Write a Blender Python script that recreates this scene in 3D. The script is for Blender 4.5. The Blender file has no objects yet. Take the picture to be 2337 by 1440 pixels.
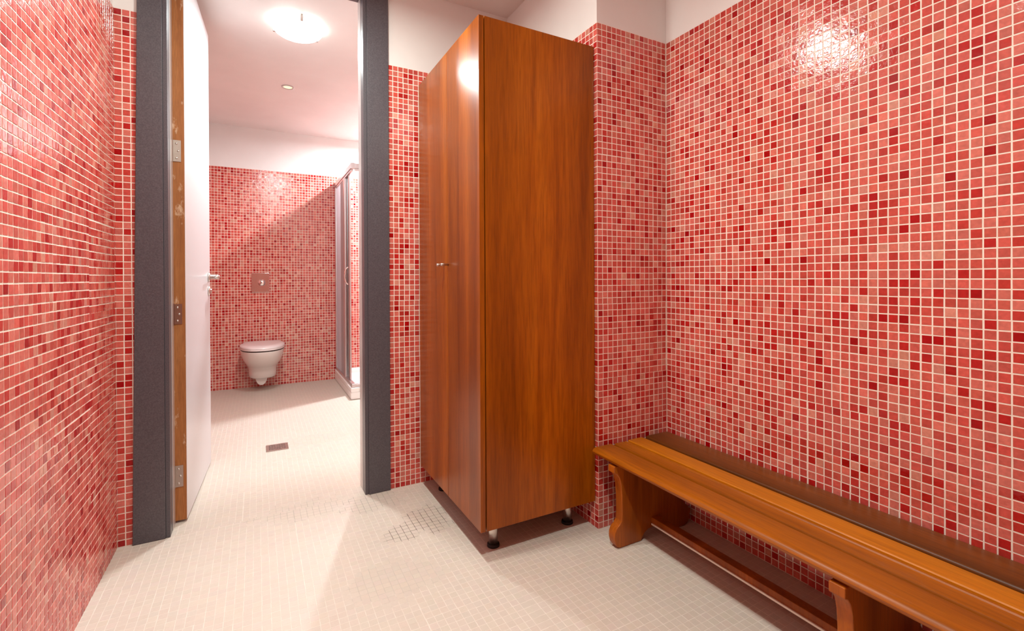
import bpy, math, random
import numpy as np
from mathutils import Vector, Matrix

random.seed(7); rng = np.random.default_rng(11)
C = bpy.context.scene.collection
SC = bpy.context.scene
PI = math.pi

# ------------------------------------------------------------------ camera
F, YAW, PITCH, ROLL, CY, CAMH = 1079.866, 0.493845, -0.004031, -0.004554, 637.70, 1.00818
fw = Vector((math.sin(YAW)*math.cos(PITCH), math.cos(YAW)*math.cos(PITCH), math.sin(PITCH)))
rt = Vector((math.cos(YAW), -math.sin(YAW), 0)); up = rt.cross(fw)
r2 = rt*math.cos(ROLL) + up*math.sin(ROLL); u2 = -rt*math.sin(ROLL) + up*math.cos(ROLL)
cd = bpy.data.cameras.new('camera'); cam = bpy.data.objects.new('camera', cd); C.objects.link(cam)
cam.matrix_world = Matrix(((r2.x, u2.x, -fw.x, 0), (r2.y, u2.y, -fw.y, 0), (r2.z, u2.z, -fw.z, CAMH), (0, 0, 0, 1)))
cd.sensor_width = 36; cd.lens = F/2337*36; cd.shift_y = -(720-CY)/2337; cd.clip_start = 0.02
SC.camera = cam

# ------------------------------------------------------------------ world, lamps' light, exposure
w = bpy.data.worlds.new('world'); SC.world = w; w.use_nodes = True
w.node_tree.nodes['Background'].inputs[0].default_value = (0.05, 0.045, 0.04, 1)
w.node_tree.nodes['Background'].inputs[1].default_value = 1.0
SC.view_settings.view_transform = 'Standard'; SC.view_settings.look = 'None'
SC.view_settings.gamma = 1; SC.view_settings.use_curve_mapping = False
SC.view_settings.exposure = 0.0
SC.cycles.max_bounces = 10; SC.cycles.diffuse_bounces = 3; SC.cycles.glossy_bounces = 4
SC.cycles.use_denoising = True; SC.cycles.sample_clamp_indirect = 8
WARM = (0.90, 1.0, 0.92); NEUT = (0.88, 1.0, 1.0); COOL = (0.88, 1.0, 1.05)
# name, position, watts, radius, colour
LAMPS = {'dressing': ((0.22, 1.56, 2.335), 17, .06, WARM),
         'entrance': ((0.20, 0.48, 2.335), 26, .06, WARM),
         'bathroom': ((0.206, 2.869, 2.335), 22, .06, NEUT),
         'shower':   ((1.16, 4.46, 2.335), 58, .05, COOL)}
for n, (p, e, r, c) in LAMPS.items():
    l = bpy.data.lights.new('lamp_light_'+n, 'AREA'); l.shape = 'DISK'; l.energy = e; l.size = 2*r; l.color = c
    o = bpy.data.objects.new('lamp_light_'+n, l); o.location = p; C.objects.link(o)

# ------------------------------------------------------------------ helpers
def srgb(r, g, b):
    f = lambda c: (c/255/12.92) if c/255 <= .04045 else ((c/255+.055)/1.055)**2.4
    return (f(r), f(g), f(b), 1)

def mat(name, col=(.8, .8, .8, 1), rough=.5, metal=0., **kw):
    m = bpy.data.materials.new(name); m.use_nodes = True
    b = m.node_tree.nodes['Principled BSDF']
    b.inputs['Base Color'].default_value = col; b.inputs['Roughness'].default_value = rough
    b.inputs['Metallic'].default_value = metal
    for k, v in kw.items(): b.inputs[k].default_value = v
    return m
def nt(m): return m.node_tree, m.node_tree.nodes['Principled BSDF']
def node(t, typ, **kw):
    n = t.nodes.new(typ)
    for k, v in kw.items(): setattr(n, k, v)
    return n
def ramp(t, stops):
    r = node(t, 'ShaderNodeValToRGB'); e = r.color_ramp.elements
    e[0].position, e[0].color = stops[0]; e[1].position, e[1].color = stops[1]
    for p, c in stops[2:]:
        x = e.new(p); x.color = c
    return r
def coords(t, scale, kind='Object', rot=(0, 0, 0), loc=(0, 0, 0)):
    c = node(t, 'ShaderNodeTexCoord'); mp = node(t, 'ShaderNodeMapping')
    mp.inputs['Scale'].default_value = scale; mp.inputs['Rotation'].default_value = rot; mp.inputs['Location'].default_value = loc
    if kind == 'World':
        g = node(t, 'ShaderNodeNewGeometry'); t.links.new(g.outputs['Position'], mp.inputs[0])
    else: t.links.new(c.outputs[kind], mp.inputs[0])
    return mp
def noise(t, mp, scale, detail=4, rough=.5, dist=0.):
    n = node(t, 'ShaderNodeTexNoise'); n.inputs['Scale'].default_value = scale; n.inputs['Detail'].default_value = detail
    n.inputs['Roughness'].default_value = rough; n.inputs['Distortion'].default_value = dist
    t.links.new(mp.outputs[0], n.inputs['Vector']); return n
def mix(t, a, b, fac, blend='MIX'):
    m = node(t, 'ShaderNodeMix', data_type='RGBA', blend_type=blend)
    for i, v in ((0, fac), (6, a), (7, b)):
        if hasattr(v, 'links') or hasattr(v, 'is_linked'): t.links.new(v, m.inputs[i])
        else: m.inputs[i].default_value = v
    return m.outputs[2]
def bump(t, b, h, strength=.1, dist=.001):
    n = node(t, 'ShaderNodeBump'); n.inputs['Strength'].default_value = strength; n.inputs['Distance'].default_value = dist
    t.links.new(h, n.inputs['Height']); t.links.new(n.outputs[0], b.inputs['Normal'])

def meshobj(name, V, Fc, mats, parent=None, smooth=False, midx=None):
    me = bpy.data.meshes.new(name); me.from_pydata([tuple(v) for v in V], [], Fc); me.update()
    for m in (mats if isinstance(mats, (list, tuple)) else [mats]): me.materials.append(m)
    if midx: me.polygons.foreach_set('material_index', midx)
    if smooth: me.polygons.foreach_set('use_smooth', [True]*len(me.polygons))
    o = bpy.data.objects.new(name, me); C.objects.link(o)
    if parent: o.parent = parent
    return o
def bevel(o, wd, seg=2, ang=30):
    b = o.modifiers.new('bevel', 'BEVEL'); b.width = wd; b.segments = seg; b.limit_method = 'ANGLE'; b.angle_limit = math.radians(ang)
    o.data.polygons.foreach_set('use_smooth', [True]*len(o.data.polygons)); n = o.modifiers.new('wn', 'WEIGHTED_NORMAL'); n.keep_sharp = True
    return o
class G:                                   # collects primitive shapes in world coordinates
    def __init__(s): s.V = []; s.F = []
    def box(s, x0, x1, y0, y1, z0, z1):
        n = len(s.V); s.V += [(x, y, z) for z in (z0, z1) for y in (y0, y1) for x in (x0, x1)]
        s.F += [tuple(n+i for i in f) for f in ((0, 2, 3, 1), (4, 5, 7, 6), (0, 1, 5, 4), (2, 6, 7, 3), (0, 4, 6, 2), (1, 3, 7, 5))]; return s
    def prism(s, pts, a, b, axis):         # 2-D polygon extruded along axis from a to b
        n = len(s.V); k = len(pts)
        def P(u, v, w): return {'x': (w, u, v), 'y': (u, w, v), 'z': (u, v, w)}[axis]
        s.V += [P(u, v, a) for u, v in pts] + [P(u, v, b) for u, v in pts]
        s.F += [tuple(range(n, n+k))[::-1], tuple(range(n+k, n+2*k))] + [(n+i, n+(i+1) % k, n+k+(i+1) % k, n+k+i) for i in range(k)]; return s
    def rev(s, prof, o, axis='z', seg=32):  # profile (r, h) revolved about axis through o
        n = len(s.V); k = len(prof)
        for j in range(seg):
            a = 2*PI*j/seg
            for r, h in prof:
                c, d = r*math.cos(a), r*math.sin(a)
                p = {'z': (c, d, h), 'x': (h, c, d), 'y': (c, h, d)}[axis]
                s.V.append((o[0]+p[0], o[1]+p[1], o[2]+p[2]))
        for j in range(seg):
            for i in range(k-1):
                s.F.append((n+j*k+i, n+((j+1) % seg)*k+i, n+((j+1) % seg)*k+i+1, n+j*k+i+1))
        return s
    def tube(s, pts, r, seg=12):
        pts = [Vector(p) for p in pts]; n = len(s.V); k = len(pts)
        for i, p in enumerate(pts):
            d = (pts[min(i+1, k-1)]-pts[max(i-1, 0)]).normalized()
            a = d.cross(Vector((0, 0, 1)));  a = a.normalized() if a.length > .1 else Vector((1, 0, 0)); b = d.cross(a)
            for j in range(seg):
                t = 2*PI*j/seg; s.V.append(tuple(p+a*r*math.cos(t)+b*r*math.sin(t)))
        for i in range(k-1):
            for j in range(seg): s.F.append((n+i*seg+j, n+i*seg+(j+1) % seg, n+(i+1)*seg+(j+1) % seg, n+(i+1)*seg+j))
        s.F += [tuple(range(n, n+seg))[::-1], tuple(range(n+(k-1)*seg, n+k*seg))]; return s
    def build(s, name, m, parent=None, smooth=False, bev=0, org=None):
        V = s.V
        o = meshobj(name, V, s.F, m, None, smooth)
        import bmesh
        bm = bmesh.new(); bm.from_mesh(o.data); bmesh.ops.recalc_face_normals(bm, faces=bm.faces); bm.to_mesh(o.data); bm.free()
        if parent:
            off = Vector(parent['_off']) if parent.get('_off') else Vector((0, 0, 0))   # only Empties stand away from the origin
            o.parent = parent; o.matrix_parent_inverse = Matrix.Translation(-off)
        if bev: bevel(o, bev)
        if smooth and not bev:
            o.data.polygons.foreach_set('use_smooth', [True]*len(o.data.polygons))
        return o
def tag(o, label, cat, group=None):
    o['label'] = label; o['category'] = cat
    if group: o['group'] = group
    return o
def thing(name, label, cat, loc, group=None):
    o = bpy.data.objects.new(name, None); o.empty_display_size = .05; o.location = loc; C.objects.link(o)
    o['_off'] = tuple(loc); return tag(o, label, cat, group)
def struct(o): o['kind'] = 'structure'; return o

# ------------------------------------------------------------------ materials
paint = mat('white_paint', srgb(243, 229, 222), .55)
t, b = nt(paint); mp = coords(t, (1, 1, 1), 'World'); n1 = noise(t, mp, 3, 5); n2 = noise(t, mp, 120, 3)
r = ramp(t, [(.3, srgb(237, 229, 226)), (.7, srgb(244, 237, 234))]); t.links.new(n1.outputs[0], r.inputs[0]); t.links.new(r.outputs[0], b.inputs['Base Color'])
bump(t, b, n2.outputs[0], .06, .001)

def grout_mat(name, c0, c1, dirt=False):
    m = mat(name, c1, .85); t, b = nt(m); mp = coords(t, (1, 1, 1), 'World'); n = noise(t, mp, 40, 4)
    r = ramp(t, [(.3, c0), (.7, c1)]); t.links.new(n.outputs[0], r.inputs[0]); out = r.outputs[0]
    if dirt:                               # trodden-in dirt in the joints: patches at fixed places on the floor
        for (x, y, rx, ry, k) in ((.62, 1.91, .10, .12, .95), (.50, 1.85, .08, .07, .95), (.46, 2.17, .15, .09, .5), (.18, 2.24, .2, .1, .4), (.40, 1.58, .16, .12, .3), (.32, 3.2, .2, .12, .3)):
            g = node(t, 'ShaderNodeNewGeometry'); mp2 = node(t, 'ShaderNodeMapping')
            mp2.inputs['Location'].default_value = (-x/rx, -y/ry, 0); mp2.inputs['Scale'].default_value = (1/rx, 1/ry, 0)
            t.links.new(g.outputs['Position'], mp2.inputs[0])
            ln = node(t, 'ShaderNodeVectorMath', operation='LENGTH'); t.links.new(mp2.outputs[0], ln.inputs[0])
            nn = noise(t, mp, 14, 3, .7)
            ad = node(t, 'ShaderNodeMath', operation='SUBTRACT'); t.links.new(nn.outputs[0], ad.inputs[0]); 
            ml = node(t, 'ShaderNodeMath', operation='MULTIPLY'); t.links.new(ln.outputs['Value'], ml.inputs[0]); ml.inputs[1].default_value = .45
            t.links.new(ml.outputs[0], ad.inputs[1])
            rr = ramp(t, [(.02, (0, 0, 0, 1)), (.16, (k, k, k, 1))]); t.links.new(ad.outputs[0], rr.inputs[0])
            out = mix(t, out, srgb(92, 76, 64), rr.outputs[0])
    t.links.new(out, b.inputs['Base Color']); return m
grout = grout_mat('wall_grout', srgb(250, 232, 216), srgb(254, 240, 228))
grout_floor = grout_mat('floor_grout', srgb(226, 211, 198), srgb(236, 223, 212), True)

def tile_mat(name, glass=True):
    m = mat(name, (.8, .2, .2, 1), .15 if glass else .42)
    t, b = nt(m); a = node(t, 'ShaderNodeAttribute', attribute_name='tilecol')
    mp = coords(t, (1, 1, 1), 'World'); n = noise(t, mp, 95, 3, .6); n2 = noise(t, mp, 22, 2)
    r = ramp(t, [(.25, (.80, .80, .80, 1)), (.8, (1.12, 1.12, 1.12, 1))] if glass else [(.2, (.97, .97, .97, 1)), (.8, (1.02, 1.02, 1.02, 1))])
    t.links.new(n.outputs[0], r.inputs[0]); t.links.new(mix(t, a.outputs['Color'], r.outputs[0], 1., 'MULTIPLY'), b.inputs['Base Color'])
    if glass:
        b.inputs['Specular IOR Level'].default_value = .5; bump(t, b, noise(t, mp, 85, 2).outputs[0], .5, .0012)
    else: bump(t, b, noise(t, mp, 300, 2).outputs[0], .08, .0004)
    return m
glass_tile = tile_mat('glass_mosaic'); floor_tile_m = tile_mat('ceramic_mosaic', False)

def wood(name, c0, c1, c2, axis='z', rough=.3, sc=1., spec=.5):
    m = mat(name, c1, rough); t, b = nt(m)
    s = {'z': (9, 9, .55), 'y': (9, .5, 9), 'x': (.5, 9, 9)}[axis]; s = tuple(v*sc for v in s)
    mp = coords(t, s, 'World'); n = noise(t, mp, 1.6, 6, .55, .6)
    mp2 = coords(t, tuple(v*14 for v in s), 'World'); f = noise(t, mp2, 1.2, 3, .6)
    wv = node(t, 'ShaderNodeTexWave', wave_type='RINGS', rings_direction={'z': 'Z', 'y': 'Y', 'x': 'X'}[axis]); wv.inputs['Scale'].default_value = .55
    wv.inputs['Distortion'].default_value = 7; wv.inputs['Detail'].default_value = 3; wv.inputs['Detail Scale'].default_value = .8
    t.links.new(coords(t, tuple(v*.35 for v in s), 'World').outputs[0], wv.inputs['Vector'])
    r = ramp(t, [(.25, c0), (.75, c2), (.5, c1)]); t.links.new(n.outputs[0], r.inputs[0])
    dk = tuple(v*.45 for v in c0[:3])+(1,)
    o = mix(t, r.outputs[0], dk, mulf(t, wv.outputs[0], .28))
    fr = ramp(t, [(.40, (0, 0, 0, 1)), (.72, (1, 1, 1, 1))]); t.links.new(f.outputs[0], fr.inputs[0]); o = mix(t, o, dk, mulf(t, fr.outputs[0], .42))
    big = noise(t, coords(t, tuple(v*.22 for v in s), 'World'), 1.3, 2, .5); br = ramp(t, [(.42, (0, 0, 0, 1)), (.70, (1, 1, 1, 1))])
    t.links.new(big.outputs[0], br.inputs[0]); o = mix(t, o, dk, mulf(t, br.outputs[0], .35))
    t.links.new(o, b.inputs['Base Color']); b.inputs['Specular IOR Level'].default_value = spec*.7
    bump(t, b, f.outputs[0], .12, .0006); return m
def mulf(t, s, k):
    n = node(t, 'ShaderNodeMath', operation='MULTIPLY'); t.links.new(s, n.inputs[0]); n.inputs[1].default_value = k; return n.outputs[0]
wood_cab = wood('cherry_laminate', srgb(132, 60, 2), srgb(172, 86, 5), srgb(194, 104, 12), 'z', .28)
wood_bench = wood('varnished_teak', srgb(140, 72, 4), srgb(180, 96, 6), srgb(200, 112, 10), 'y', .34)
wood_bench2 = wood('varnished_teak_amber', srgb(186, 104, 6), srgb(214, 124, 10), srgb(228, 140, 18), 'y', .34)
wood_bench3 = wood('dark_teak', srgb(94, 50, 10), srgb(124, 64, 12), srgb(142, 76, 18), 'y', .36)
wood_leg = wood('teak_leg', srgb(140, 66, 12), srgb(180, 92, 18), srgb(200, 110, 26), 'z', .36)
wood_door = wood('raw_door_edge', srgb(160, 92, 46), srgb(192, 120, 66), srgb(206, 138, 84), 'z', .6, 2.2)
t, b = nt(wood_door)                       # pale filler patches on the bare edge
src = b.inputs['Base Color'].links[0].from_socket
rr = ramp(t, [(.60, (0, 0, 0, 1)), (.68, (.6, .6, .6, 1))]); t.links.new(noise(t, coords(t, (14, 14, 6), 'World'), 1.5, 4, .7).outputs[0], rr.inputs[0])
t.links.new(mix(t, src, srgb(226, 190, 160), rr.outputs[0]), b.inputs['Base Color'])

frame_m = mat('anthracite_frame', srgb(82, 78, 84), .33); t, b = nt(frame_m)
n = noise(t, coords(t, (1, 1, 1), 'World'), 260, 2); r = ramp(t, [(.3, srgb(74, 69, 75)), (.7, srgb(94, 88, 94))]); t.links.new(n.outputs[0], r.inputs[0]); t.links.new(r.outputs[0], b.inputs['Base Color']); bump(t, b, n.outputs[0], .1, .0004)
reveal_m = mat('grey_rebate', srgb(200, 190, 188), .25)
leaf_m = mat('white_laminate', srgb(224, 219, 222), .28)
steel = mat('brushed_steel', srgb(214, 206, 200), .28, 1.); chrome = mat('chrome', srgb(232, 226, 224), .06, 1.)
alu = mat('satin_aluminium', srgb(214, 206, 208), .36, 1.); galv = mat('galvanised_hinge', srgb(182, 166, 156), .45, .8)
bronze = mat('tarnished_hinge', srgb(150, 112, 96), .42, .8); rubber = mat('black_plastic', srgb(14, 10, 10), .55)
ceramic = mat('white_ceramic', srgb(246, 238, 234), .12); seat_m = mat('white_seat_plastic', srgb(246, 236, 236), .22)
pan_m = mat('drain_pan_metal', srgb(120, 96, 90), .5, .3); gap_shade = mat('gap_shade', srgb(60, 42, 38), .7); acry = mat('white_acrylic', srgb(248, 242, 238), .2)
alu2 = mat('bright_edge_strip', srgb(250, 240, 228), .4, .2)
frost = mat('frosted_acrylic', srgb(214, 210, 212), .45, 0.); t, b = nt(frost)
tr = node(t, 'ShaderNodeBsdfTranslucent'); tr.inputs[0].default_value = srgb(205, 202, 205); mx = node(t, 'ShaderNodeMixShader'); mx.inputs[0].default_value = .5
t.links.new(b.outputs[0], mx.inputs[1]); t.links.new(tr.outputs[0], mx.inputs[2]); t.links.new(mx.outputs[0], t.nodes['Material Output'].inputs[0])
clear = mat('clear_glass', (1, 1, 1, 1), .02); t, b = nt(clear); tp = node(t, 'ShaderNodeBsdfTransparent'); tp.inputs[0].default_value = (.95, .97, .97, 1); gl = node(t, 'ShaderNodeBsdfGlossy'); gl.inputs['Roughness'].default_value = .02
fz = node(t, 'ShaderNodeFresnel'); mx = node(t, 'ShaderNodeMixShader'); t.links.new(fz.outputs[0], mx.inputs[0]); t.links.new(tp.outputs[0], mx.inputs[1]); t.links.new(gl.outputs[0], mx.inputs[2]); t.links.new(mx.outputs[0], t.nodes['Material Output'].inputs[0])
def emis(name, col, s):
    m = mat(name, col, .3); b = m.node_tree.nodes['Principled BSDF']; b.inputs['Emission Color'].default_value = col; b.inputs['Emission Strength'].default_value = s; return m
dome_m = emis('lit_opal_glass', (.9, 1, .97, 1), 6); spot_m = emis('warm_spot_lens', srgb(255, 226, 180), 1.15)

# ------------------------------------------------------------------ mosaic
U = .025; TS = .0218; FTS = .0234
PAL = [(srgb(222, 142, 124), 6), (srgb(220, 116, 102), 18), (srgb(216, 98, 86), 30), (srgb(208, 82, 72), 23), (srgb(198, 60, 52), 12), (srgb(190, 36, 34), 8), (srgb(174, 6, 14), 3)]
PC = np.array([p[0][:3] for p in PAL]); PW = np.array([p[1] for p in PAL], float); PW /= PW.sum()
def wall_cols(n):
    c = PC[rng.choice(len(PAL), n, p=PW)]; return c*rng.uniform(.88, 1.1, (n, 1))*rng.uniform(.96, 1.04, (n, 3))
def floor_cols(n):
    return np.array(srgb(216, 200, 187)[:3])[None]*rng.uniform(.98, 1.015, (n, 1))*rng.uniform(.985, 1.015, (n, 3))

def tile_verts(su, sv, ch=.0005, h=.0009):
    a, c = su/2, sv/2
    return np.array([(-a, -c, 0), (a, -c, 0), (a, c, 0), (-a, c, 0), (-a+ch, -c+ch, h), (a-ch, -c+ch, h), (a-ch, c-ch, h), (-a+ch, c-ch, h)])
TF = np.array([(4, 5, 6, 7), (0, 1, 5, 4), (1, 2, 6, 5), (2, 3, 7, 6), (3, 0, 4, 7)])
def add_attr(me, cols):
    at = me.attributes.new('tilecol', 'FLOAT_COLOR', 'POINT'); at.data.foreach_set('color', np.concatenate([cols, np.ones((len(cols), 1))], 1).ravel().astype('f'))
TILE_MESH = {}
def tile_meshes(kind, mt, cols_fn):
    if kind not in TILE_MESH:
        L = []; ts, ch = (TS, .0005) if kind == 'wall' else (FTS, .0003)
        for c in cols_fn(28):
            me = bpy.data.meshes.new('tile'); me.from_pydata([tuple(v) for v in tile_verts(ts, ts, ch, .0009 if kind == 'wall' else .0003)], [], [tuple(f) for f in TF]); me.update()
            add_attr(me, np.repeat(c[None], 8, 0)); me.materials.append(mt); L.append(me)
        TILE_MESH[kind] = L
    return TILE_MESH[kind]
def project(P):
    q = P-np.array([0, 0, CAMH]); d = q@np.array(fw); d = np.where(d < .05, np.nan, d)
    return 1168.5+F*(q@np.array(r2))/d, CY-F*(q@np.array(u2))/d
def mosaic(parent, org, u, v, n, ulen, vlen, mt, kind='wall', indiv=300, vis=None, tilt=.009, minpx=9.0, u0=0.):
    """tiles on the plane through org spanned by u, v (n = outward normal): the largest in view as single tiles, the rest joined"""
    org, u, v, n = (np.array(a, float) for a in (org, u, v, n)); T, CH = (TS, .0005) if kind == 'wall' else (FTS, .0003)
    cu = int(math.ceil((ulen+u0)/U)); cv = int(math.ceil(vlen/U-1e-6))
    I, J = np.meshgrid(np.arange(cu), np.arange(cv), indexing='ij'); I = I.ravel(); J = J.ravel()
    a0 = np.clip(I*U-u0+(U-T)/2, 0, ulen); a1 = np.clip(I*U-u0+(U+T)/2, 0, ulen)
    b0 = np.clip(J*U+(U-T)/2, 0, vlen); b1 = np.clip(J*U+(U+T)/2, 0, vlen)
    ok = (a1-a0 > .004) & (b1-b0 > .004); I, J, a0, a1, b0, b1 = (k[ok] for k in (I, J, a0, a1, b0, b1))
    N = len(I); shx = rng.normal(0, .0006, (200, 200)); shy = rng.normal(0, .0005, (200, 200))
    ca = (a0+a1)/2+shx[I//12, J//12]+rng.normal(0, .00022, N); cb = (b0+b1)/2+shy[I//12, J//12]+rng.normal(0, .0002, N)
    P = org+ca[:, None]*u+cb[:, None]*v
    px, py = project(P); pu = project(P+u*U); pv = project(P+v*U)
    ar = np.abs((pu[0]-px)*(pv[1]-py)-(pu[1]-py)*(pv[0]-px)); side = np.minimum(np.hypot(pu[0]-px, pu[1]-py), np.hypot(pv[0]-px, pv[1]-py))
    full = (a1-a0 > T*.98) & (b1-b0 > T*.98)
    inn = (px > 0) & (px < 2337) & (py > 0) & (py < 1440) & full
    if vis is not None: inn &= vis(P)
    score = np.where(inn & (side > minpx), ar, -1.); score = np.nan_to_num(score, nan=-1.)
    sel = np.argsort(-score)[:indiv]; sel = sel[score[sel] > 0]
    tu = rng.normal(0, tilt, N); tv = rng.normal(0, tilt, N)
    cols = (wall_cols if kind == 'wall' else floor_cols)(N)
    if len(sel):
        MS = tile_meshes(kind, mt, wall_cols if kind == 'wall' else floor_cols)
        R0 = Matrix(np.stack([u, v, n], 1).tolist())
        for i in sel:
            o = bpy.data.objects.new('tile', MS[rng.integers(len(MS))]); C.objects.link(o); o.parent = parent
            R = (R0 @ Matrix.Rotation(tu[i], 3, 'X') @ Matrix.Rotation(tv[i], 3, 'Y')).to_4x4(); R.translation = Vector(P[i]); o.matrix_world = R
    rest = np.ones(N, bool); rest[sel] = False; idx = np.nonzero(rest)[0]; M = len(idx)
    L = np.zeros((M, 8, 3)); base = tile_verts(2., 2.); su = (a1-a0)[idx]/2; sv = (b1-b0)[idx]/2
    sgn = np.sign(base[:, :2]); ins = np.array([0, 0, 0, 0, 1, 1, 1, 1])*CH
    L[:, :, 0] = sgn[:, 0]*(su[:, None]-ins); L[:, :, 1] = sgn[:, 1]*(sv[:, None]-ins)
    L[:, :, 2] = np.array([0, 0, 0, 0, 1, 1, 1, 1])*(.0009 if kind == 'wall' else .0003) + L[:, :, 0]*tv[idx][:, None]*-1 + L[:, :, 1]*tu[idx][:, None]
    W = P[idx][:, None]+L[:, :, :1]*u+L[:, :, 1:2]*v+L[:, :, 2:]*n
    me = bpy.data.meshes.new('mosaic_tiles'); me.vertices.add(M*8); me.vertices.foreach_set('co', W.ravel().astype('f'))
    fc = (TF[None]+np.arange(M)[:, None, None]*8).reshape(-1, 4); me.loops.add(fc.size); me.loops.foreach_set('vertex_index', fc.ravel().astype('i'))
    me.polygons.add(len(fc)); me.polygons.foreach_set('loop_start', np.arange(len(fc), dtype='i')*4); me.polygons.foreach_set('loop_total', np.full(len(fc), 4, 'i'))
    me.polygons.foreach_set('use_smooth', [False]*len(fc)); me.update(calc_edges=True); add_attr(me, np.repeat(cols[idx], 8, 0)); me.materials.append(mt)
    o = bpy.data.objects.new('mosaic_tiles', me); C.objects.link(o); o.parent = parent; o['kind'] = 'stuff'

# ------------------------------------------------------------------ room shell
XL, XR, XP, YP, YD, YB = -.4683, 1.577, 1.197, 1.5014, 2.2648, 5.015
YI = 2.375; YN = -1.35; BXL, BXR = -.66, 1.60; ZC, ZT = 2.407, 2.025; TH = .08
def wall(name, boxes):
    """each box (x0,x1,y0,y1): grout backing below ZT, painted above; optional z range"""
    V, Fc, mi = [], [], []
    for bx in boxes:
        x0, x1, y0, y1 = bx[:4]; zs = bx[4] if len(bx) > 4 else ((0, ZT, 0), (ZT, ZC, 1))
        for z0, z1, k in zs:
            g = G().box(x0, x1, y0, y1, z0, z1); n = len(V); V += g.V; Fc += [tuple(i+n for i in f) for f in g.F]; mi += [k]*6
    return struct(meshobj(name, V, Fc, [grout, paint], midx=mi))
fl = struct(G().box(BXL-TH, XR+TH+.03, YN-TH, YB+TH, -.06, -.0003).build('floor', grout_floor))
def floor_vis(P): return ~((P[:, 0] > .66) & (P[:, 1] > 1.5)) & ~((P[:, 0] > 1.14)) & (P[:, 1] < 2.2)
mosaic(fl, (XL, YN, -.0003), (1, 0, 0), (0, 1, 0), (0, 0, 1), XR-XL, YD-YN, floor_tile_m, 'floor', 300, floor_vis, .004)
mosaic(fl, (BXL, YD, -.0003), (1, 0, 0), (0, 1, 0), (0, 0, 1), BXR-BXL, YB-YD, floor_tile_m, 'floor', 0, None, .004)
ce = struct(G().box(BXL-TH, XR+TH+.03, YN-TH, YB+TH, ZC, ZC+.06).build('ceiling', paint))
wl = wall('wall_left', [(XL-TH, XL, YN-TH, YD+.005)])
mosaic(wl, (XL, YN, 0), (0, 1, 0), (0, 0, 1), (1, 0, 0), YD-YN, ZT, glass_tile, u0=.0)
wr = wall('wall_right', [(XR, XR+TH, YN-TH, YP)])
mosaic(wr, (XR, YP, 0), (0, -1, 0), (0, 0, 1), (-1, 0, 0), YP-YN, ZT, glass_tile, vis=lambda P: P[:, 2] > .36)
wp = wall('wall_pier', [(XP, XR+TH, YP, YD+.005)])
mosaic(wp, (XP, YP, 0), (1, 0, 0), (0, 0, 1), (0, -1, 0), XR-XP, ZT, glass_tile, vis=lambda P: P[:, 2] > .36)
mosaic(wp, (XP, YP, 0), (0, 1, 0), (0, 0, 1), (-1, 0, 0), YD-YP, ZT, glass_tile, indiv=0)
DL, DR, DZ = -.304, .437, 2.342; CLO, CRO = -.412, .553
wf = wall('wall_front', [(XL-TH, DL-.012, YD, YI), (DR+.012, XR+TH, YD, YI), (DL-.012, DR+.012, YD, YI, ((DZ+.012, ZC, 1),))])
mosaic(wf, (XL, YD, 0), (1, 0, 0), (0, 0, 1), (0, -1, 0), .074, ZT, glass_tile, indiv=243)
mosaic(wf, (.5517, YD, 0), (1, 0, 0), (0, 0, 1), (0, -1, 0), XP-.5517, ZT, glass_tile, indiv=57, vis=lambda P: P[:, 0] < .66)
wk = wall('wall_back', [(XL-TH, XR+TH, YN-TH, YN)])
mosaic(wk, (XR, YN, 0), (-1, 0, 0), (0, 0, 1), (0, 1, 0), XR-XL, ZT, glass_tile, indiv=0)
wb = wall('wall_bathroom_back', [(BXL-TH, BXR+TH, YB, YB+TH)])
mosaic(wb, (BXL, YB, 0), (1, 0, 0), (0, 0, 1), (0, -1, 0), BXR-BXL, ZT, glass_tile, indiv=0)
w1 = wall('wall_bathroom_left', [(BXL-TH, BXL, YI-.01, YB+.005)])
mosaic(w1, (BXL, YI, 0), (0, 1, 0), (0, 0, 1), (1, 0, 0), YB-YI, ZT, glass_tile, indiv=0)
w2 = wall('wall_bathroom_right', [(BXR, BXR+TH, YI-.01, YB+.005)])
mosaic(w2, (BXR, YB, 0), (0, -1, 0), (0, 0, 1), (-1, 0, 0), YB-YI, ZT, glass_tile, indiv=0)

# ------------------------------------------------------------------ door: frame and open leaf
dr = bpy.data.objects.new('door_1', None); C.objects.link(dr); dr['kind'] = 'structure'; dr['_off'] = (0, 0, 0)
YC = YD-.013
ZH = 2.404
g = G().prism([(-.421, .001), (-.319, .001), (-.319, ZH), (-.392, ZH)], YC, YD-.001, 'y'); g.build('casing', frame_m, dr, bev=.0015)
G().box(.453, CRO, YC, YD-.001, .001, ZH).build('casing', frame_m, dr, bev=.0015)
G().box(-.319, .453, YC, YD-.001, DZ+.016, ZH).build('casing', frame_m, dr, bev=.0015)
G().box(-.319, DL, YC+.006, YD+.05, .001, DZ+.016).build('jamb', frame_m, dr, bev=.001)
G().box(DR, .453, YC+.006, YD+.05, .001, DZ+.016).build('jamb', frame_m, dr, bev=.001)
G().box(DL, DR, YC+.006, YD+.05, DZ, DZ+.016).build('jamb', frame_m, dr, bev=.001)
G().box(DR-.001, DR+.0125, YD+.0495, YI-.001, .001, DZ).build('rebate', reveal_m, dr)
G().box(DL-.0125, DL+.001, YD+.0495, YI-.001, .001, DZ).build('rebate', reveal_m, dr)
G().box(DL, DR, YD+.0495, YI-.001, DZ+.001, DZ+.0125).build('rebate', frame_m, dr)
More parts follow.
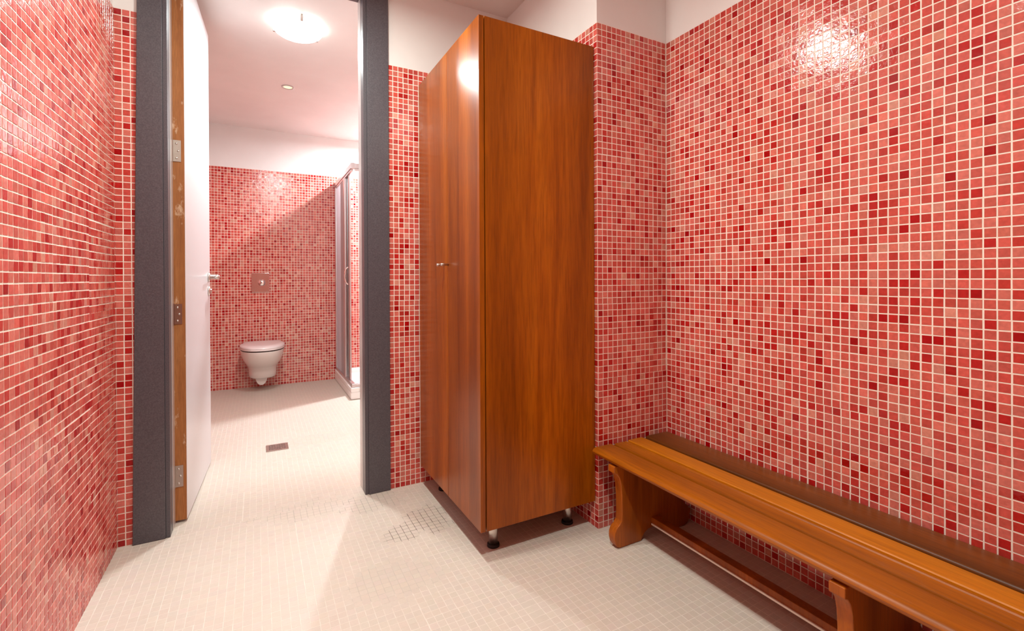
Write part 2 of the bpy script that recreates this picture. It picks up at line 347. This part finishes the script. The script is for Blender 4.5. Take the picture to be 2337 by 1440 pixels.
# leaf: hinge edge at the left jamb, swung into the bathroom
A = Vector((-.308, 2.374)); Bp = Vector((-.262, 2.374)); far = Vector((-.228, 3.06)); dv = (far-Bp); farL = A+dv
G().prism([tuple(A), tuple(Bp), tuple(far), tuple(farL)], .010, 2.334, 'z').build('leaf', leaf_m, dr, bev=.001)
leaf = dr.children[-1]
G().box(-.307, -.2635, 2.3725, 2.3765, .0105, 2.333).build('leaf_edge', wood_door, leaf)['label'] = 'bare wooden hinge edge'
def hinge(z0, z1, m, lab):
    h = G().box(-.303, -.2745, 2.3700, 2.3735, z0, z1)
    h.rev([(0, z0-.002), (.0055, z0-.002), (.0055, z1+.002), (0, z1+.002)], (-.3065, 2.368, 0), 'z', 14)
    o = h.build('hinge', m, leaf); o['label'] = lab
    s = G()
    for k, z in enumerate((z0+.014, (z0+z1)/2, z1-.014)): s.rev([(0, -.0015), (.0036, -.0015), (.0042, 0)], ((-.284 if k == 1 else -.290), 2.370, z), 'y', 12)
    s.build('screw', steel, leaf, smooth=True)
hinge(.150, .238, galv, 'bottom grey steel hinge'); hinge(.822, .905, bronze, 'middle tarnished brown hinge'); hinge(1.492, 1.580, galv, 'top grey steel hinge')
fx = far.x-.0035; fy = far.y-.055
h = G().rev([(0, 0), (.026, 0), (.026, .006), (.022, .009), (.011, .010), (.011, .040), (0, .040)], (fx, fy, 1.018), 'x', 28)
h.tube([(fx+.045, fy+.006, 1.018), (fx+.047, fy-.03, 1.018), (fx+.047, fy-.125, 1.018)], .0105, 16)
h.build('handle', steel, leaf, smooth=True)
G().rev([(0, 0), (.026, 0), (.026, .006), (.022, .009), (.009, .010), (.009, .016), (0, .016)], (fx, fy, .945), 'x', 28).build('lock_rose', steel, leaf, smooth=True)

# ------------------------------------------------------------------ wooden cabinet on steel feet
cx0, cx1, cy0, cy1, cz0, cz1 = .688, 1.192, 1.517, 2.215, .108, 1.932
cb = thing('wooden_cabinet', 'tall orange-brown wooden two-door cabinet on short steel legs beside the doorway', 'cabinet', (.94, 1.86, 0))
xd = cx0+.019
g = G().box(xd+.004, cx1, cy0, cy0+.018, cz0, cz1).box(xd+.004, cx1, cy1-.018, cy1, cz0, cz1).box(cx1-.01, cx1, cy0+.018, cy1-.018, cz0, cz1)
g.box(xd+.004, cx1-.01, cy0+.018, cy1-.018, cz0, cz0+.018).box(xd+.004, cx1-.01, cy0+.018, cy1-.018, cz1-.018, cz1)
g.build('carcass', wood_cab, cb)
SPL = 1.838
for y0, y1, yk in ((cy0, SPL-.0015, SPL-.014), (SPL+.0015, cy1, SPL+.034)):
    d = G().box(cx0, xd, y0, y1, cz0, cz1).build('door', wood_cab, cb, bev=.001)
    k = G().rev([(0, 0), (.0045, 0), (.0045, -.014), (.0060, -.016), (.0060, -.032), (.005, -.034), (0, -.034)], (cx0, yk, 1.062), 'x', 20)
    k.build('knob', steel, d, smooth=True)
for x, y in ((.776, 1.600), (1.116, 1.604), (.776, 2.14), (1.116, 2.14)):
    l = G().rev([(0, .008), (.0178, .008), (.0178, cz0+.001), (0, cz0+.001)], (x, y, 0), 'z', 28).build('leg', steel, cb, smooth=False)
    l.data.polygons.foreach_set('use_smooth', [len(p.vertices) == 4 and abs(p.normal.z) < .5 for p in l.data.polygons])
    G().rev([(0, .0005), (.0235, .0005), (.0238, .005), (.0228, .010), (.0180, .0115)], (x, y, 0), 'z', 28).build('foot_cap', rubber, l, smooth=True)

# ------------------------------------------------------------------ long slatted bench
bn = thing('slatted_bench', 'long low varnished wooden bench with shaped end legs along the tiled wall', 'bench', (1.36, .5, 0))
BY0, BY1 = -.42, 1.482
def plank(name, prof, m, y1=BY1, lab=None):
    o = G().prism(prof, BY0, y1, 'y').build(name, m, bn)
    o.data.polygons.foreach_set('use_smooth', [len(p.vertices) == 4 for p in o.data.polygons]); o.modifiers.new('e', 'EDGE_SPLIT').split_angle = math.radians(38)
    if lab: o['label'] = lab
def rnd(x0, x1, z0, z1, r, s=.006):
    P = []
    for cx, cz, a0, rr in ((x1-s, z0+s, -90, s), (x1-r, z1-r, 0, r), (x0+r, z1-r, 90, r), (x0+s, z0+s, 180, s)):
        for k in range(5): a = math.radians(a0+k*22.5); P.append((cx+rr*math.cos(a), cz+rr*math.sin(a)))
    return P
plank('seat_plank', [(1.182, .309), (1.250, .309), (1.250, .334), (1.2445, .340), (1.178, .340), (1.164, .3385), (1.156, .334), (1.152, .327), (1.154, .320), (1.162, .3135), (1.172, .311)], wood_bench)
plank('seat_plank', [(1.2502, .309), (1.3335, .309), (1.3335, .3330), (1.328, .3330), (1.3255, .3375), (1.318, .3385), (1.3155, .3355), (1.312, .3355), (1.3095, .3385), (1.270, .3385), (1.264, .3365), (1.2605, .331), (1.2600, .318), (1.2502, .318)], wood_bench, BY1-.002)
plank('seat_plank', [(1.3337, .309), (1.411, .309), (1.411, .338), (1.4085, .3405), (1.3365, .3405), (1.3337, .338)], wood_bench2, BY1-.002, 'bright amber seat plank')
plank('seat_plank', rnd(1.430, 1.562, .311, .341, .011), wood_bench3, BY1-.001, 'dark brown rear seat plank')
def legprof(o):
    P = [(1.154, .308), (1.154, .283), (1.166, .278), (1.178, .262), (1.186, .235), (1.190, .190), (1.191, .130), (1.188, .098), (1.178, .086), (1.164, .076), (1.156, .060), (1.155, .040), (1.160, .020), (1.170, .006), (1.182, .001)]
    P += [(1.286, .001), (1.292, .014), (1.304, .028), (1.322, .037), (1.352, .040), (1.382, .037), (1.400, .028), (1.412, .014), (1.418, .001)]
    Q = [(2.704-x, z) for x, z in P[:15]][::-1]
    return P + Q
for y in (1.355, .578, -.20):
    l = G().prism(legprof(0), y, y+.036, 'y').build('leg', wood_leg, bn, bev=.003)
st = G().box(1.338, 1.373, -.166, 1.357, .056, .079).build('stretcher', wood_leg, bn, bev=.002)
e = G().box(1.3335, 1.3385, -.160, 1.352, .0515, .0575).build('edge_strip', alu2, st); e['label'] = 'thin bright strip along the lower edge'

# ------------------------------------------------------------------ toilet
TX = .038
to = thing('wall_hung_toilet', 'white wall-hung toilet with closed lid on the pink mosaic wall', 'toilet', (TX, 5.0, 0))
def dshape(hw, y0, y1, n=28, p=2.3, back=.8):
    """D outline: round front at y0, straight back at y1"""
    L = []; D = (y1-y0)
    for i in range(n+1):
        a = -PI/2+PI*i/n
        s, c = math.sin(a), math.cos(a)
        L.append((TX+hw*math.copysign(abs(s)**(2/p), s), y0+D*.62*(1-abs(c)**(2/p))))
    L += [(TX+hw*back, y1), (TX-hw*back, y1)]
    return L
def loft(rings, name, m, parent):
    V, Fc = [], []; k = len(rings[0][0])
    for pts, z in rings: V += [(x, y, z) for x, y in pts]
    for i in range(len(rings)-1):
        for j in range(k): Fc.append((i*k+j, i*k+(j+1) % k, (i+1)*k+(j+1) % k, (i+1)*k+j))
    Fc += [tuple(range(k))[::-1], tuple(range((len(rings)-1)*k, len(rings)*k))]
    g = G(); g.V = V; g.F = Fc; o = g.build(name, m, parent, smooth=True)
    o.modifiers.new('e', 'EDGE_SPLIT').split_angle = math.radians(50); return o
YW = 5.0125
loft([(dshape(.105, 4.775, YW, back=1), .118), (dshape(.112, 4.765, YW, back=1), .124), (dshape(.114, 4.755, YW, back=1), .16), (dshape(.116, 4.735, YW, back=1), .205), (dshape(.122, 4.69, YW, back=1), .228), (dshape(.138, 4.64, YW, back=.95), .255), (dshape(.156, 4.58, YW, back=.9), .295), (dshape(.168, 4.54, YW), .335), (dshape(.175, 4.512, YW), .37), (dshape(.176, 4.506, YW), .386)], 'bowl', ceramic, to)
loft([(dshape(.171, 4.511, 4.97), .3862), (dshape(.171, 4.511, 4.97), .3965)], 'seat_gap_shade', gap_shade, to)['label'] = 'dark fill coloured as the shade in the gap under the lid'  # solid filling the gap under the seat, its shade put into the dark colour
loft([(dshape(.176, 4.505, 4.968), .3955), (dshape(.1785, 4.500, 4.97), .399), (dshape(.1785, 4.500, 4.97), .410)], 'seat', seat_m, to)
loft([(dshape(.1775, 4.502, 4.97), .4105), (dshape(.179, 4.499, 4.97), .414), (dshape(.178, 4.502, 4.968), .424), (dshape(.168, 4.518, 4.96), .432), (dshape(.130, 4.57, 4.93), .437), (dshape(.06, 4.66, 4.88), .4385)], 'lid', seat_m, to)
g = G()
prof = [(.0, .0)] + [(.052*math.cos(math.radians(a)), .052*math.sin(math.radians(a))) for a in range(0, 91, 15)]
pts = [(TX-.010+.048*math.cos(math.radians(a)), .122+.076*math.sin(math.radians(a))) for a in range(180, 361, 15)]
g.prism(pts, 4.83, YW, 'y').build('trap', ceramic, to, bev=.006)
fp = thing('flush_plate', 'square chrome flush plate with round button above the toilet', 'flush plate', (.027, 5.012, .97))
G().box(-.049, .101, 5.000, 5.0125, .880, 1.062).build('plate', chrome, fp, bev=.003)
G().rev([(0, -.016), (.020, -.016), (.026, -.011), (.0265, -.006), (.031, -.004), (.031, .001)], (.036, 5.000, .970), 'y', 32).build('button', chrome, fp, smooth=True)

# ------------------------------------------------------------------ shower
SX, SY = .700, 4.10
ty = thing('shower_tray', 'white shower tray with raised rim in the bathroom corner', 'shower tray', (1.15, 4.55, 0))
def rim(x0, x1, y0, y1, z0, z1, m, name, par, bev=.006): return G().box(x0, x1, y0, y1, z0, z1).build(name, m, par, bev=bev)
rim(SX-.022, BXR-.004, SY-.022, YB-.004, .001, .060, acry, 'base', ty)
g = G().box(SX-.022, SX+.045, SY-.022, YB-.004, .059, .098).box(SX+.044, BXR-.004, SY-.022, SY+.045, .059, .098).box(BXR-.06, BXR-.004, SY+.044, YB-.004, .059, .098).box(SX+.044, BXR-.059, YB-.06, YB-.004, .059, .098)
g.build('rim', acry, ty, bev=.006)
sh = thing('shower_enclosure', 'aluminium framed corner shower enclosure with frosted side panel', 'shower enclosure', (1.1, 4.5, .1))
Z0, Z1 = .0985, 1.965
G().box(SX-.012, SX+.020, SY+.02, 5.0125, Z1-.042, Z1).box(SX-.006, SX+.012, SY+.02, 5.0125, Z1-.060, Z1-.042).build('rail', alu, sh, bev=.002)
G().box(SX+.02, BXR-.004, SY-.012, SY+.020, Z1-.042, Z1).box(SX+.02, BXR-.004, SY-.006, SY+.012, Z1-.060, Z1-.042).build('rail', alu, sh, bev=.002)
G().box(SX-.012, SX+.020, SY+.02, 5.0125, Z0, Z0+.026).build('rail', alu, sh, bev=.002)
G().box(SX+.02, BXR-.004, SY-.012, SY+.020, Z0, Z0+.026).build('rail', alu, sh, bev=.002)
G().box(SX-.013, SX+.021, SY-.013, SY+.021, Z1-.046, Z1+.002).build('corner_block', alu, sh, bev=.002)
G().box(SX-.013, SX+.021, SY-.013, SY+.021, Z0, Z0+.030).build('corner_block', alu, sh, bev=.002)
G().box(SX-.014, SX+.018, 4.965, 5.0125, Z0+.026, Z1-.06).build('post', alu, sh, bev=.003)
G().box(SX-.004, SX+.002, 4.50, 4.966, Z0+.026, Z1-.058).build('panel', frost, sh)['label'] = 'frosted fixed side panel'
G().box(SX-.010, SX+.006, 4.440, 4.504, Z0+.026, Z1-.06).build('stile', alu, sh, bev=.003)
sd = G().box(SX+.007, SX+.011, 4.31, 4.70, Z0+.03, Z1-.058).build('door', clear, sh); sd['label'] = 'sliding door pushed open behind the fixed panel'
G().box(SX+.003, SX+.017, 4.268, 4.316, Z0+.03, Z1-.058).build('door_stile', alu, sd, bev=.004)
hp = [(SX-.002-.032*math.sin(PI*k/12), 4.292, 1.03+.075*math.cos(PI*k/12)) for k in range(13)]
G().tube(hp, .006, 12).build('handle', chrome, sd, smooth=True)
G().box(SX+.45, BXR-.03, SY+.002, SY+.006, Z0+.026, Z1-.058).build('panel', clear, sh)['label'] = 'clear front panel'
G().box(SX+.43, SX+.452, SY-.006, SY+.012, Z0+.026, Z1-.058).build('stile', alu, sh, bev=.003)

# ------------------------------------------------------------------ floor drain
fd = thing('floor_drain', 'small square metal drain grate in the bathroom floor', 'drain', (.10, 3.15, 0))
G().box(.040, .158, 3.092, 3.208, .0002, .0016).build('drain_pan', pan_m, fd)
g = G()
for x0, x1, y0, y1 in ((.040, .158, 3.092, 3.107), (.040, .158, 3.193, 3.208), (.040, .055, 3.107, 3.193), (.143, .158, 3.107, 3.193)): g.box(x0, x1, y0, y1, .0014, .0036)
g.build('drain_frame', steel, fd)
g = G()
for k in range(3):
    cx = .0725+.0265*k
    for m in range(3):
        cy = 3.1235+.0265*m; g.rev([(.0075, .0016), (.0075, .0034), (.0125, .0034), (.0125, .0016)], (cx, cy, 0), 'z', 16)
g.build('grate', steel, fd)

# ------------------------------------------------------------------ ceiling lamps
def lamp(x, y, label, group=None):
    t = thing('ceiling_lamp', label, 'ceiling lamp', (x, y, ZC), group)
    G().rev([(0, ZC-.0003), (.118, ZC-.0003), (.120, ZC-.012), (.112, ZC-.018), (0, ZC-.018)], (x, y, 0), 'z', 40).build('base', mat('lamp_base', srgb(240, 240, 240), .3), t, smooth=False)
    pr = [(.130*math.cos(a), ZC-.016-.052*math.sin(a)) for a in [PI/2*k/8 for k in range(9)]]
    pr = pr[:-1] + [(0.0005, ZC-.068)]
    G().rev(pr, (x, y, 0), 'z', 40).build('glass_shade', dome_m, t, smooth=True)
    for a in (.6, .6+2*PI/3, .6+4*PI/3):
        cxx, cyy = x+.128*math.cos(a), y+.128*math.sin(a)
        G().box(cxx-.007, cxx+.007, cyy-.007, cyy+.007, ZC-.034, ZC-.001).build('clip', steel, t, bev=.002)
lamp(.206, 2.869, 'round glowing glass ceiling lamp just inside the bathroom doorway')
lamp(.22, 1.56, 'round glass ceiling lamp over the floor before the doorway')
lamp(.20, .48, 'round glass ceiling lamp over the bench end of the room')
lamp(1.16, 4.46, 'round glass ceiling lamp above the shower')
sp = thing('recessed_spotlight', 'small recessed warm spotlight in the bathroom ceiling behind the round lamp', 'spotlight', (.205, 3.82, ZC))
G().rev([(.030, ZC-.0006), (.031, ZC-.005), (.042, ZC-.004), (.043, ZC-.0003)], (.205, 3.82, 0), 'z', 32).build('trim_ring', reveal_m, sp, smooth=True)
G().rev([(0.0004, ZC-.004), (.020, ZC-.0036), (.031, ZC-.001)], (.205, 3.82, 0), 'z', 32).build('lens', spot_m, sp, smooth=True)
for o in bpy.data.objects:
    if '_off' in o: del o['_off']
